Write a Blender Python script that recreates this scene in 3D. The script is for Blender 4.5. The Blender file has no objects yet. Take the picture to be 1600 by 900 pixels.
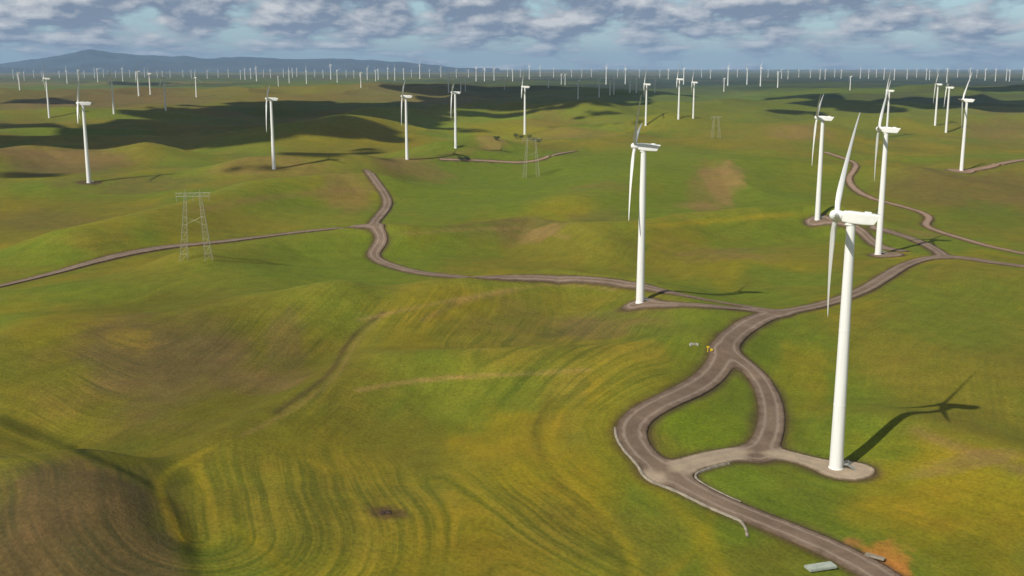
import bpy, bmesh, math, random
import numpy as np
from mathutils import Vector, Matrix
random.seed(7); rng = np.random.RandomState(5)
sc = bpy.context.scene
COL = sc.collection
# ------------------------------------------------------------------ camera
F = 1700.0; CX, CY = 800.0, 450.0; HORIZON = 105.0
ZC = 122.0
PITCH = math.atan((CY-HORIZON)/F)
cp, sp = math.cos(PITCH), math.sin(PITCH)
cam = bpy.data.cameras.new('camera'); camo = bpy.data.objects.new('camera', cam); COL.objects.link(camo)
cam.sensor_width = 36; cam.lens = F/1600*36; cam.clip_end = 200000; cam.clip_start = 1
camo.location = (0, 0, ZC); camo.rotation_euler = (math.pi/2-PITCH, 0, 0)
sc.camera = camo
def ray(px, py):
    a = (px-CX)/F; b = (CY-py)/F
    return np.array([a, cp+b*sp, -sp+b*cp])
def W0(px, py, z=0.0):
    d = ray(px, py); t = (z-ZC)/d[2]
    return np.array([d[0]*t, d[1]*t])
# ------------------------------------------------------------------ noise
def _hash(ix, iy, s):
    n = (ix.astype(np.int64)*374761393 + iy.astype(np.int64)*668265263 + s*1274126177) & 0xffffffff
    n = ((n ^ (n >> 13))*1274126177) & 0xffffffff
    n = (n ^ (n >> 16)) & 0xffffffff
    return n/4294967295.0
def vnoise(x, y, s=0):
    ix = np.floor(x); iy = np.floor(y); fx = x-ix; fy = y-iy
    fx = fx*fx*fx*(fx*(fx*6-15)+10); fy = fy*fy*fy*(fy*(fy*6-15)+10)
    a = _hash(ix, iy, s); b = _hash(ix+1, iy, s); c = _hash(ix, iy+1, s); d = _hash(ix+1, iy+1, s)
    return (a*(1-fx)+b*fx)*(1-fy)+(c*(1-fx)+d*fx)*fy
def fbm(x, y, s=0, o=4):
    r = np.zeros_like(np.asarray(x, float)); a = 0.5; t = 0
    for k in range(o):
        r = r+a*vnoise(x, y, s+k*17); t += a; a *= 0.5; x = x*2.03+13.1; y = y*2.03+7.7
    return r/t
def sstep(a, b, x):
    t = np.clip((x-a)/(b-a), 0, 1); return t*t*(3-2*t)
def polydist(x, y, P):
    best = np.full(np.shape(x), 1e9)
    for (x0, y0), (x1, y1) in zip(P[:-1], P[1:]):
        dx, dy = x1-x0, y1-y0; L = dx*dx+dy*dy+1e-9
        t = np.clip(((x-x0)*dx+(y-y0)*dy)/L, 0, 1)
        best = np.minimum(best, (x-x0-t*dx)**2+(y-y0-t*dy)**2)
    return np.sqrt(best)
# ------------------------------------------------------------------ relief of the hills (world metres)
RIDGES = [  # (polyline in photo pixels, projected on the base plain), height, width
 ([(560,505),(700,482),(870,460),(1000,475),(1080,520)], 7.5, 34),
 ([(1080,575),(940,600),(750,612),(600,620),(480,665),(340,745)], 8.5, 34),
 ([(1000,680),(900,740),(760,800),(640,860)], 5.0, 45),
 ([(120,560),(260,545),(380,530)], 10, 70),
 ([(-80,500),(120,470),(330,450)], 6, 60),
 ([(-60,860),(80,850),(150,905)], 9, 42),
 ([(-120,900),(60,960)], 7, 50),
 ([(1330,520),(1450,470),(1640,450)], 5, 60),
 ([(1400,680),(1500,715),(1640,770)], 5, 26),
 ([(1540,590),(1660,620)], 2, 40),
 ([(640,384),(740,374),(830,364),(890,380),(940,405)], 6.5, 27),
 ([(990,385),(1060,368),(1250,352),(1330,360)], 7.5, 32),
 ([(120,395),(260,362),(400,326),(520,308),(570,306)], 9, 42),
 ([(300,430),(430,398),(560,384)], 6, 28),
 ([(1430,300),(1600,290),(1800,300)], 8, 90),
 ([(400,284),(560,276),(660,262),(760,245)], 9, 50),
 ([(900,330),(1020,300),(1130,275)], 6, 55),
 ([(1180,300),(1250,270)], 5, 60),
 ([(-80,282),(60,262),(220,262)], 11, 60),
 ([(450,238),(560,216),(640,200),(760,192),(900,198),(1050,212)], 15, 95),
 ([(1200,225),(1350,210),(1600,205),(1800,205)], 12, 110),
 ([(-200,205),(0,197),(160,190),(330,185)], 13, 120),
 ([(1000,195),(1120,185),(1300,178)], 12, 200),
 ([(-100,168),(300,160),(560,155)], 16, 330),
 ([(600,158),(800,152),(960,160)], 12, 330),
 ([(1250,150),(1450,156),(1700,152)], 16, 350),
]
RIDGES = [(np.array([W0(*p) for p in P]), h*((1.7,1.6,1.9,1.7,1.5,1.7,1.6,1.7,1.7,1.6)[i] if i < 10 else 2.0), w) for i, (P, h, w) in enumerate(RIDGES)]
VALLEYS = [
 ([(-80,632),(100,688),(240,750),(285,820),(310,920)], 5.0, 15),
 ([(240,750),(330,700),(430,640),(540,550),(620,492)], 4.5, 15),
 ([(620,395),(800,400),(1000,420)], 2, 25),
]
VALLEYS = [(np.array([W0(*p) for p in P]), h, w) for P, h, w in VALLEYS]
def hraw(x, y):
    x = np.asarray(x, float); y = np.asarray(y, float)
    D = np.sqrt(x*x+y*y)
    z = np.interp(D, [0, 900, 1200, 1800, 2600, 4500, 7000, 12000], [-1, 0, 2, 4, 9, 14, 22, 26])
    near = 1-sstep(900, 2200, D)
    z = z+(fbm(x/95+3, y/95+1, 3, 3)-.5)*4.2*near
    z = z+(fbm(x/260, y/260, 11, 3)-.5)*(5.5+14*sstep(650, 2200, D))
    mid = sstep(750, 1300, D)*(1-.5*sstep(5000, 9000, D))
    z = z+(.62-np.abs(fbm(x/360+2, y/300, 29, 3)*2-1)*2.2)*15*mid
    z = z+(fbm(x/900, y/900, 23, 3)-.5)*26*sstep(1200, 4000, D)*(1-.65*sstep(7000, 16000, D))
    for P, h, w in RIDGES:
        d = polydist(x, y, P); z = z+h*np.exp(-(d/w)**1.8)
    for P, h, w in VALLEYS:
        d = polydist(x, y, P); z = z-h*np.exp(-(d/w)**2)
    return z
def hit(px, py):
    d = ray(px, py)
    ts = 120*np.power(1.006, np.arange(0, 1050))
    X = d[0]*ts; Y = d[1]*ts; Z = ZC+d[2]*ts
    g = Z-hraw(X, Y)
    k = np.argmax(g < 0)
    if g[k] >= 0: k = len(ts)-1
    a, b = ts[k-1], ts[k]
    for _ in range(22):
        m = .5*(a+b)
        if ZC+d[2]*m-float(hraw(d[0]*m, d[1]*m)) > 0: a = m
        else: b = m
    return np.array([d[0]*a, d[1]*a, float(hraw(d[0]*a, d[1]*a))])
# ------------------------------------------------------------------ roads
def smooth(P, it=3):
    P = [np.array(p, float) for p in P]
    for _ in range(it):
        Q = [P[0]]
        for a, b in zip(P[:-1], P[1:]):
            Q += [a*.75+b*.25, a*.25+b*.75]
        Q.append(P[-1]); P = Q
    return P
ROADS = {  # name -> (pixel polyline, width m, kind)
 'main': ([(1440,960),(1400,908),(1345,880),(1290,852),(1235,828),(1170,803),(1120,785),(1070,757),(1022,728),(992,700),(980,672),(994,650),(1034,630),(1082,608),(1112,588),(1128,566),(1133,545),(1142,526),(1166,508),(1205,490),(1250,484),(1300,472),(1348,455),(1384,432),(1415,413),(1450,402),(1492,400),(1540,408),(1610,418),(1700,424)], 9.6, 0),
 'north': ([(1215,490),(1180,480),(1110,470),(1050,458),(1000,446),(945,438),(870,434),(800,434),(740,433),(690,431),(640,424),(602,412),(580,401),(584,387),(604,377),(594,362),(580,352),(596,335),(608,318),(600,300),(586,282),(574,266)], 8.5, 0),
 'west': ([(590,352),(545,355),(480,361),(400,371),(330,380),(270,384),(210,394),(150,408),(80,428),(0,447),(-90,468)], 7.0, 0),
 'loop': ([(1132,548),(1162,562),(1188,588),(1202,618),(1207,650),(1203,680),(1190,704),(1178,712)], 9.0, 0),
 'pad_link': ([(1318,736),(1270,722),(1215,703),(1170,706),(1115,714),(1066,728),(1030,744)], 8.0, 1),
 'pad_two': ([(1000,474),(1050,476),(1110,479),(1160,482),(1215,488)], 8.0, 0),
 'spur_three': ([(1276,344),(1318,347),(1346,358),(1358,374),(1376,388),(1410,392)], 8, 0),
 'spur_top': ([(1368,356),(1400,364),(1432,375),(1460,388),(1476,402)], 8, 0),
 'east_track': ([(1290,238),(1318,247),(1338,255),(1337,264),(1323,280),(1337,298),(1363,311),(1400,320),(1434,329),(1457,340),(1440,353),(1484,367),(1518,377),(1552,387),(1620,400)], 6.0, 2),
 'far_east_track': ([(1500,268),(1545,262),(1568,254),(1620,247)], 9, 2),
 'far_track': ([(690,249),(760,251),(815,255),(845,250),(868,241),(900,236)], 5.5, 2),
}
RW = {}
for k, (P, w, kind) in ROADS.items():
    px = smooth(P, 3)
    pts = np.array([hit(*p)[:2] for p in px])
    # resample and smooth in world space
    seg = np.r_[0, np.cumsum(np.hypot(*np.diff(pts, axis=0).T))]
    n = max(8, int(seg[-1]/3.0)); s = np.linspace(0, seg[-1], n)
    q = np.c_[np.interp(s, seg, pts[:, 0]), np.interp(s, seg, pts[:, 1])]
    for _ in range(10):
        q[1:-1] = .5*q[1:-1]+.25*(q[:-2]+q[2:])
    RW[k] = (q, w, kind)
PADS = [((1324,735), 6.6, 1), ((998,475), 6.2, 0), ((1385,398), 9, 0), ((1277,345), 7.5, 0), ((1500,267), 11, 2), ((139,285), 9, 2)]
PADS = [(hit(*p)[:2], r, k) for p, r, k in PADS]
KS = 2.2
def road_d(x, y, full=False):
    """smooth signed distance to the road network (junctions come out filleted)"""
    acc = np.zeros(x.shape)
    for k, (q, w, kind) in RW.items():
        lo = q.min(0)-32; hi = q.max(0)+32
        m = (x > lo[0]) & (x < hi[0]) & (y > lo[1]) & (y < hi[1])
        if m.any():
            d = polydist(x[m], y[m], q[::2] if len(q) > 40 else q)-w/2
            e = np.exp(-np.clip(d, -60, 40)/KS); acc[m] += e;
            if full: KT[kind][m] += e
    for c, r, k in PADS:
        d = np.hypot((x-c[0])/1.2, y-c[1])-r; e = np.exp(-np.clip(d, -60, 40)/KS); acc += e
        if full: KT[k][:] += e
    return np.where(acc > math.exp(-32/KS), -KS*np.log(np.maximum(acc, 1e-30)), 1e6)
KT = None
# ------------------------------------------------------------------ materials
def mat(name, base=(.5,.5,.5), rough=.6, metal=0, nscale=0, namt=0, bump=0, spec=.3):
    m = bpy.data.materials.new(name); m.use_nodes = True
    nt = m.node_tree; b = nt.nodes['Principled BSDF']
    b.inputs['Base Color'].default_value = (*base, 1); b.inputs['Roughness'].default_value = rough
    b.inputs['Metallic'].default_value = metal; b.inputs['Specular IOR Level'].default_value = spec
    if nscale:
        tc = nt.nodes.new('ShaderNodeTexCoord'); n = nt.nodes.new('ShaderNodeTexNoise')
        n.inputs['Scale'].default_value = nscale; n.inputs['Detail'].default_value = 6
        mp_ = nt.nodes.new('ShaderNodeMapping'); nt.links.new(tc.outputs['Object'], mp_.inputs[0]); nt.links.new(mp_.outputs[0], n.inputs['Vector'])
        if 'white_paint' in name: mp_.inputs['Scale'].default_value = (4, 4, .18)
        r = nt.nodes.new('ShaderNodeMapRange')
        r.inputs[1].default_value = .3; r.inputs[2].default_value = .7
        r.inputs[3].default_value = 1-namt; r.inputs[4].default_value = 1+namt
        nt.links.new(n.outputs[0], r.inputs[0])
        v = nt.nodes.new('ShaderNodeVectorMath'); v.operation = 'SCALE'
        v.inputs[0].default_value = base
        nt.links.new(r.outputs[0], v.inputs['Scale']); nt.links.new(v.outputs[0], b.inputs['Base Color'])
        if bump:
            bp = nt.nodes.new('ShaderNodeBump'); bp.inputs['Strength'].default_value = bump
            bp.inputs['Distance'].default_value = .3
            nt.links.new(n.outputs[0], bp.inputs['Height']); nt.links.new(bp.outputs[0], b.inputs['Normal'])
    return m
M = {
 'paint': mat('white_paint', (.79,.79,.76), .42, 0, .35, .06),
 'bladepaint': mat('blade_paint', (.76,.76,.74), .35, 0, .3, .03),
 'shell': mat('nacelle_gelcoat', (.79,.79,.76), .38, 0, .5, .04),
 'dark': mat('dark_metal', (.06,.06,.065), .5),
 'pylonsteel': mat('weathered_steel', (.34,.33,.22), .6, .1, 1.0, .1),
 'steel': mat('galvanised_steel', (.36,.37,.33), .5, .2, 1.0, .1),
 'concrete': mat('concrete', (.36,.34,.30), .85, 0, 1.2, .2, .2),
 'paleslab': mat('pale_slab', (.33,.36,.30), .85, 0, .8, .15),
 'gutter': mat('pale_gravel', (.25,.215,.16), .9, 0, .6, .3, .3),
 'yellow': mat('yellow_paint', (.65,.45,.02), .5),
 'dirt': mat('dark_dirt', (.05,.03,.018), .95, 0, 1.5, .4, .4),
 'foliage': mat('foliage', (.035,.050,.016), .8, 0, .8, .35),
 'bark': mat('bark', (.08,.06,.04), .9, 0, 2, .3),
 'mountain': None, 'cloud': mat('cloud_vapour', (.85,.86,.88), 1, spec=0),
}
def N(nt, t, **k):
    n = nt.nodes.new(t)
    for a, v in k.items(): setattr(n, a, v)
    return n
def math_n(nt, op, a, b=None, c=None):
    n = N(nt, 'ShaderNodeMath', operation=op)
    for i, v in enumerate((a, b, c)):
        if v is None: continue
        if hasattr(v, 'is_linked') or hasattr(v, 'links'): nt.links.new(v, n.inputs[i])
        else: n.inputs[i].default_value = v
    return n.outputs[0]
def noise(nt, vec, scale, detail=4, rough=.5, dist=0):
    n = N(nt, 'ShaderNodeTexNoise'); n.inputs['Scale'].default_value = scale
    n.inputs['Detail'].default_value = detail; n.inputs['Roughness'].default_value = rough
    n.inputs['Distortion'].default_value = dist
    nt.links.new(vec, n.inputs['Vector']); return n.outputs[0]
def mrange(nt, v, a, b, c, d, clamp=True):
    r = N(nt, 'ShaderNodeMapRange'); r.clamp = clamp
    for i, q in enumerate((a, b, c, d)): r.inputs[i+1].default_value = q
    nt.links.new(v, r.inputs[0]); return r.outputs[0]
def mixc(nt, fac, a, b, mode='MIX'):
    n = N(nt, 'ShaderNodeMix', data_type='RGBA', blend_type=mode)
    for i, v in ((0, fac), (6, a), (7, b)):
        if hasattr(v, 'links'): nt.links.new(v, n.inputs[i])
        elif i == 0: n.inputs[0].default_value = v
        else: n.inputs[i].default_value = (*v, 1)
    return n.outputs[2]
def ground_material():
    m = bpy.data.materials.new('grassland'); m.use_nodes = True; nt = m.node_tree
    b = nt.nodes['Principled BSDF']; b.inputs['Roughness'].default_value = .95; b.inputs['Specular IOR Level'].default_value = .08
    col = N(nt, 'ShaderNodeAttribute', attribute_name='col').outputs['Color']
    con = N(nt, 'ShaderNodeAttribute', attribute_name='contour').outputs['Fac']
    stp = N(nt, 'ShaderNodeAttribute', attribute_name='stripe').outputs['Fac']
    pos = N(nt, 'ShaderNodeNewGeometry').outputs['Position']
    # drilled rows follow the contours
    cv = N(nt, 'ShaderNodeCombineXYZ')
    warp = noise(nt, pos, .02, 3); 
    cc = math_n(nt, 'ADD', con, math_n(nt, 'MULTIPLY', warp, 4.0))
    nt.links.new(cc, cv.inputs[0])
    sx = N(nt, 'ShaderNodeVectorMath', operation='SCALE'); nt.links.new(pos, sx.inputs[0]); sx.inputs['Scale'].default_value = .012
    ad = N(nt, 'ShaderNodeVectorMath', operation='ADD'); nt.links.new(sx.outputs[0], ad.inputs[0])
    c2 = N(nt, 'ShaderNodeVectorMath', operation='SCALE'); nt.links.new(cv.outputs[0], c2.inputs[0]); c2.inputs['Scale'].default_value = .42
    nt.links.new(c2.outputs[0], ad.inputs[1])
    s1 = noise(nt, ad.outputs[0], 1.0, 3, .65)
    c3 = N(nt, 'ShaderNodeVectorMath', operation='SCALE'); nt.links.new(ad.outputs[0], c3.inputs[0]); c3.inputs['Scale'].default_value = .35
    s2 = noise(nt, c3.outputs[0], 1.0, 2, .6)
    st = math_n(nt, 'ADD', math_n(nt, 'MULTIPLY', mrange(nt, s1, .34, .66, -1, 1), .95), math_n(nt, 'MULTIPLY', mrange(nt, s2, .35, .65, -1, 1), .5))
    c4 = N(nt, 'ShaderNodeVectorMath', operation='SCALE'); nt.links.new(ad.outputs[0], c4.inputs[0]); c4.inputs['Scale'].default_value = 2.6
    st = math_n(nt, 'ADD', st, math_n(nt, 'MULTIPLY', mrange(nt, noise(nt, c4.outputs[0], 1.0, 2, .6), .35, .65, -1, 1), .4))
    st = math_n(nt, 'MULTIPLY', st, mrange(nt, noise(nt, pos, .045, 4, .6), .34, .62, .45, 1.1))
    st = math_n(nt, 'MULTIPLY', st, stp)
    # lighter dry rows one way, greener the other
    fl = math_n(nt, 'ADD', math_n(nt, 'MULTIPLY', st, 1.05), .5)
    tint = mixc(nt, fl, (.74,.82,.80), (1.30,1.19,1.10))
    c = mixc(nt, 1.0, col, tint, 'MULTIPLY')
    n1 = noise(nt, pos, .11, 6, .62); n2 = noise(nt, pos, .9, 5, .7)
    v1 = mrange(nt, n1, .3, .7, .86, 1.14); v2 = mrange(nt, n2, .32, .68, .74, 1.26)
    vv = math_n(nt, 'MULTIPLY', v1, v2)
    sc_ = N(nt, 'ShaderNodeVectorMath', operation='SCALE'); nt.links.new(c, sc_.inputs[0]); nt.links.new(vv, sc_.inputs['Scale'])
    n3 = noise(nt, pos, .05, 5, .6)
    dry = mixc(nt, mrange(nt, n3, .42, .7, 0, .5), sc_.outputs[0], (1.25,.98,1.3), 'MULTIPLY')
    nt.links.new(dry, b.inputs['Base Color'])
    bp = N(nt, 'ShaderNodeBump'); bp.inputs['Strength'].default_value = .6; bp.inputs['Distance'].default_value = .5
    nt.links.new(n2, bp.inputs['Height']); nt.links.new(bp.outputs[0], b.inputs['Normal'])
    return m
def road_material():
    if 'road_gravel' in bpy.data.materials: return bpy.data.materials['road_gravel']
    m = bpy.data.materials.new('road_gravel'); m.use_nodes = True; nt = m.node_tree
    b = nt.nodes['Principled BSDF']; b.inputs['Roughness'].default_value = .95; b.inputs['Specular IOR Level'].default_value = .1
    pos = N(nt, 'ShaderNodeNewGeometry').outputs['Position']
    ed = N(nt, 'ShaderNodeAttribute', attribute_name='edge').outputs['Fac']
    k1 = N(nt, 'ShaderNodeAttribute', attribute_name='k1').outputs['Fac']; k2 = N(nt, 'ShaderNodeAttribute', attribute_name='k2').outputs['Fac']
    n1 = noise(nt, pos, .22, 6, .65); n2 = noise(nt, pos, 1.8, 4, .7); n3 = noise(nt, pos, .05, 4, .6)
    c = mixc(nt, mrange(nt, n3, .35, .65, 0, 1), (.145,.100,.068), (.200,.142,.098))
    c = mixc(nt, mrange(nt, k1, .35, .8, 0, 1), c, (.34,.265,.18)); c = mixc(nt, mrange(nt, k2, .3, .8, 0, 1), c, (.26,.165,.105))
    e = math_n(nt, 'ADD', ed, math_n(nt, 'MULTIPLY', math_n(nt, 'SUBTRACT', n1, .5), 1.6))
    # compacted wheel tracks at a set distance from the verge
    tr = math_n(nt, 'ABSOLUTE', math_n(nt, 'SUBTRACT', e, 2.3)); c = mixc(nt, mrange(nt, tr, .25, .8, .6, 0), c, (.30,.23,.175))
    c = mixc(nt, mrange(nt, e, .0, .9, .8, 0), c, (.085,.058,.038))
    v = math_n(nt, 'MULTIPLY', mrange(nt, n1, .3, .7, .84, 1.16), mrange(nt, n2, .3, .7, .86, 1.14))
    s_ = N(nt, 'ShaderNodeVectorMath', operation='SCALE'); nt.links.new(c, s_.inputs[0]); nt.links.new(v, s_.inputs['Scale'])
    nt.links.new(s_.outputs[0], b.inputs['Base Color'])
    return m
# ------------------------------------------------------------------ object helpers
def tag(o, label=None, cat=None, group=None, kind=None):
    if label: o['label'] = label
    if cat: o['category'] = cat
    if group: o['group'] = group
    if kind: o['kind'] = kind
    return o
def mkobj(name, verts, faces, m, parent=None, smooth_=False):
    me = bpy.data.meshes.new(name); me.from_pydata([tuple(v) for v in verts], [], faces); me.update()
    if smooth_: me.polygons.foreach_set('use_smooth', [True]*len(me.polygons))
    me.materials.append(m); o = bpy.data.objects.new(name, me); COL.objects.link(o)
    if parent: o.parent = parent
    return o
def bmobj(name, bm, m, parent=None, smooth_=False):
    me = bpy.data.meshes.new(name); bm.to_mesh(me); bm.free()
    if smooth_: me.polygons.foreach_set('use_smooth', [True]*len(me.polygons))
    me.materials.append(m); o = bpy.data.objects.new(name, me); COL.objects.link(o)
    if parent: o.parent = parent
    return o
def empty(name, loc=(0,0,0), rz=0, s=1):
    o = bpy.data.objects.new(name, None); COL.objects.link(o); o.location = loc; o.rotation_euler = (0,0,rz); o.scale = (s,s,s)
    return o
def add_box(bm, c, s, rot=None, bev=0):
    r = bmesh.ops.create_cube(bm, size=1); vs = r['verts']
    bmesh.ops.scale(bm, vec=s, verts=vs)
    if bev:
        es = list({e for v in vs for e in v.link_edges})
        rr = bmesh.ops.bevel(bm, geom=es, offset=bev, segments=2, affect='EDGES'); vs = list({v for f in rr['faces'] for v in f.verts} | {v for v in vs if v.is_valid})
    if rot is not None: bmesh.ops.rotate(bm, cent=(0,0,0), matrix=rot, verts=vs)
    bmesh.ops.translate(bm, vec=c, verts=vs); return vs
def add_bar(bm, a, b, r, n=5, r2=None):
    a = Vector(a); b = Vector(b); d = b-a; L = d.length
    q = d.to_track_quat('Z', 'Y').to_matrix()
    rr = bmesh.ops.create_cone(bm, cap_ends=True, segments=n, radius1=r, radius2=r if r2 is None else r2, depth=L)
    bmesh.ops.rotate(bm, cent=(0,0,0), matrix=q, verts=rr['verts']); bmesh.ops.translate(bm, vec=(a+b)/2, verts=rr['verts'])
def lathe(bm, prof, n=32, M4=None):
    rings = []
    for r, z in prof:
        rings.append([bm.verts.new((r*math.cos(2*math.pi*i/n), r*math.sin(2*math.pi*i/n), z)) for i in range(n)])
    for a, b in zip(rings[:-1], rings[1:]):
        for i in range(n): bm.faces.new((a[i], a[(i+1)%n], b[(i+1)%n], b[i]))
    bm.faces.new(rings[0][::-1]); bm.faces.new(rings[-1])
    vs = [v for r in rings for v in r]
    if M4 is not None: bmesh.ops.transform(bm, matrix=M4, verts=vs)
    return vs
# ------------------------------------------------------------------ terrain sheet
def axis_cols():
    a = np.linspace(0, .40, 560); b = .40+np.cumsum(np.linspace(.0012, .02, 130))
    u = np.r_[a, b]; return np.r_[-u[::-1][:-1], u]
u = axis_cols()
ys = [-900.0]
while ys[-1] < 44000:
    y = ys[-1]
    ys.append(y+(max(1.35, .0052*y) if y > 150 else 40 if y < 60 else 6))
ys = np.array(ys)
U, Y = np.meshgrid(u, ys)
X = U*(np.maximum(Y, -400)+520)
x = X.ravel(); y = Y.ravel()
z0 = hraw(x, y)
rd = road_d(x, y)
# banks and ditches along the graded roads
ditch = np.where(rd < 30, -.3*(1-sstep(-2.5, -.2, rd))-.35*np.exp(-((rd-1.2)/1.4)**2), 0)
z = z0+ditch
dcam = np.hypot(x, y)
# --- base colour of the land cover
def C(*c): return np.array(c)
GREEN = C(.108,.146,.012); YEL = C(.215,.172,.010); OLIVE = C(.142,.132,.014); BROWN = C(.115,.085,.030); TAN = C(.27,.185,.06); DKG = C(.062,.068,.008)
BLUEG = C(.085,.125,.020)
n1 = fbm(x/120+5, y/160, 41, 4); n2 = fbm(x/55+9, y/75+3, 51, 4); n3 = fbm(x/340, y/420, 61, 4); n4 = fbm(x/30, y/36, 71, 4)
def lerp(a, b, t): return a+(b-a)*t[:, None]
col = np.tile(OLIVE, (len(x), 1))
col = lerp(col, GREEN, sstep(.42, .62, n1)*.85)
col = lerp(col, YEL, sstep(.5, .72, n2)*.55)
col = lerp(col, BROWN, sstep(.52, .72, n3)*.3*sstep(.3, .6, n4))

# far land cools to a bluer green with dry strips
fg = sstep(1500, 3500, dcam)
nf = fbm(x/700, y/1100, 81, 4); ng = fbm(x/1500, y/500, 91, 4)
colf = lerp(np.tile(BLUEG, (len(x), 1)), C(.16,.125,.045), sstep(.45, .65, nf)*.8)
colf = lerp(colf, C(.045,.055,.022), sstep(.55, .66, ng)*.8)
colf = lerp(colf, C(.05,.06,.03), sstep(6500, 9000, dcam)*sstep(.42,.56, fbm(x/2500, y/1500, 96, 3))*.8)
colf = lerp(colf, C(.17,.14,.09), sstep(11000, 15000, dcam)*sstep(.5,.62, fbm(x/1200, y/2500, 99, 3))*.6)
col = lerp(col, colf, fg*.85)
# hills: height above the base plain, used to paint the crests lighter
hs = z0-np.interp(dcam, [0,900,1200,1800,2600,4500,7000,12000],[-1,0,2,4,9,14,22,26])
# paler dry crest grass, painted in to strengthen the relief shading of the hills
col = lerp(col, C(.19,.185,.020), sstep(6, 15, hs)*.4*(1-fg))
# patches seen in the fields: (px, py, rx px, ry px, colour, strength)
PATCH = [
 (250,570,300,140,OLIVE*.72,.85),(860,515,150,30,BROWN*1.05,.6),(540,600,60,50,OLIVE*.8,.5),  # the brown patch below the middle crest paints in the shade of its hollow
 (250,565,190,55,BROWN,.75),(300,540,120,34,BROWN*.9,.5),(210,530,45,14,YEL,.3),(120,450,160,30,GREEN,.5),(100,500,120,30,YEL,.4),
 (60,640,120,30,OLIVE*.8,.5),(90,810,190,110,BROWN*.85,1.0),(40,860,170,70,BROWN*.8,.6),(120,760,150,50,BROWN*.9,.6),(230,780,60,90,BROWN*1.05,.35),(180,700,80,26,DKG*1.1,.6),(255,735,40,30,DKG,.55),
 (330,440,200,26,OLIVE,.3),(450,560,40,50,BROWN*1.1,.45),(430,600,70,20,TAN*.7,.35),
 (700,620,180,60,GREEN,.6),(640,690,90,45,OLIVE*.9,.7),(780,690,90,60,YEL,.7),(860,740,120,60,YEL,.75),(1000,840,110,60,OLIVE,.6),(930,760,50,60,YEL,.4),
 (600,800,40,12,BROWN*.8,.85),(600,800,30,9,C(.06,.035,.02),.8),(480,800,150,70,OLIVE*.85,.5),(380,750,90,90,OLIVE*.9,.4),(700,850,120,60,YEL*.85,.5),
 (770,500,130,28,OLIVE*.95,.6),(980,500,120,26,BROWN*1.15,.45),(880,540,120,30,OLIVE*.95,.5),(1030,520,70,30,GREEN,.6),(650,500,60,40,YEL,.4),(700,470,90,16,YEL,.4),
 (1090,655,80,46,C(.135,.180,.010),1.0),(1160,745,70,30,GREEN*1.2,.9),(1230,790,90,26,GREEN*.85,.7),(940,650,40,60,YEL,.6),(1100,500,60,18,GREEN,.6),
 (1430,780,110,60,YEL,.8),(1530,800,120,80,YEL*.9,.7),(1420,740,90,22,YEL,.6),(1250,600,60,70,YEL,.5),(1420,560,120,40,OLIVE*1.05,.7),(1520,650,90,50,OLIVE,.5),(1500,480,150,50,GREEN,.6),(1340,650,40,70,GREEN,.4),
 (1515,720,110,10,TAN*.75,.6),(1230,850,60,30,OLIVE*.8,.5),(1200,880,100,40,OLIVE*.75,.5),
 (1375,862,44,20,C(.40,.17,.035),1.0),(1400,885,34,26,C(.40,.17,.035),1.0),(1330,846,20,9,C(.30,.13,.04),.8),(1500,870,80,40,GREEN*.7,.4),
 (1300,640,26,60,GREEN*.9,.4),
 (800,290,230,50,GREEN,.9),(1000,260,300,40,GREEN,.85),(720,320,110,30,GREEN,.8),(1130,275,40,14,TAN*.85,.85),(1110,295,40,26,TAN*.6,.5),
 (760,348,180,10,BROWN,.7),(950,345,60,14,BROWN,.5),(940,290,50,8,TAN*.6,.6),(1090,322,40,6,TAN*.8,.6),
 (850,362,40,6,TAN*.8,.7),(1130,400,110,14,TAN*.65,.55),(1250,395,60,30,OLIVE*1.1,.5),(1060,400,60,40,OLIVE,.5),(980,385,60,20,OLIVE,.4),
 (720,390,90,24,GREEN*.9,.6),(1450,310,200,40,OLIVE*.95,.8),(1520,290,140,22,BROWN,.6),(1540,340,90,20,GREEN*.85,.7),(1400,395,28,8,YEL*1.2,.7),(1440,365,70,6,TAN*.7,.5),
 (1380,240,220,14,OLIVE,.4),(1300,180,300,14,GREEN,.6),(1250,197,50,6,TAN*.8,.7),(1560,205,70,7,TAN*.55,.6),
 (470,345,130,20,OLIVE*1.2,.5),(340,350,120,14,OLIVE,.5),(540,295,50,16,TAN*.65,.6),(460,315,80,10,GREEN,.6),(130,300,160,18,GREEN,.75),(90,325,150,20,OLIVE*.85,.5),(60,345,120,20,BROWN*.9,.4),
 (60,400,90,14,GREEN*1.1,.7),(80,255,130,14,BROWN*1.05,.8),(200,290,120,8,BROWN,.5),(60,242,150,4,TAN*.7,.6),(640,262,90,6,TAN*.7,.6),(420,258,100,5,TAN*.65,.5),
 (600,215,90,14,YEL*.8,.6),(780,195,160,12,GREEN*1.35,.85),(820,205,110,8,YEL,.6),(770,218,26,4,TAN,.6),(900,215,90,6,TAN*.7,.5),(1150,200,160,10,OLIVE,.4),
 (130,150,140,8,TAN*.5,.6),(250,162,160,6,BROWN*1.2,.6),(200,178,160,4,GREEN*1.2,.7),(420,145,120,8,OLIVE*1.1,.5),(500,152,140,4,TAN*.6,.5),(100,205,120,5,GREEN,.8),
 (850,190,40,5,TAN*.6,.4),(1050,220,140,9,OLIVE,.5),(1000,300,90,30,GREEN,.5),(1250,290,90,50,GREEN*.9,.6),
]
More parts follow.
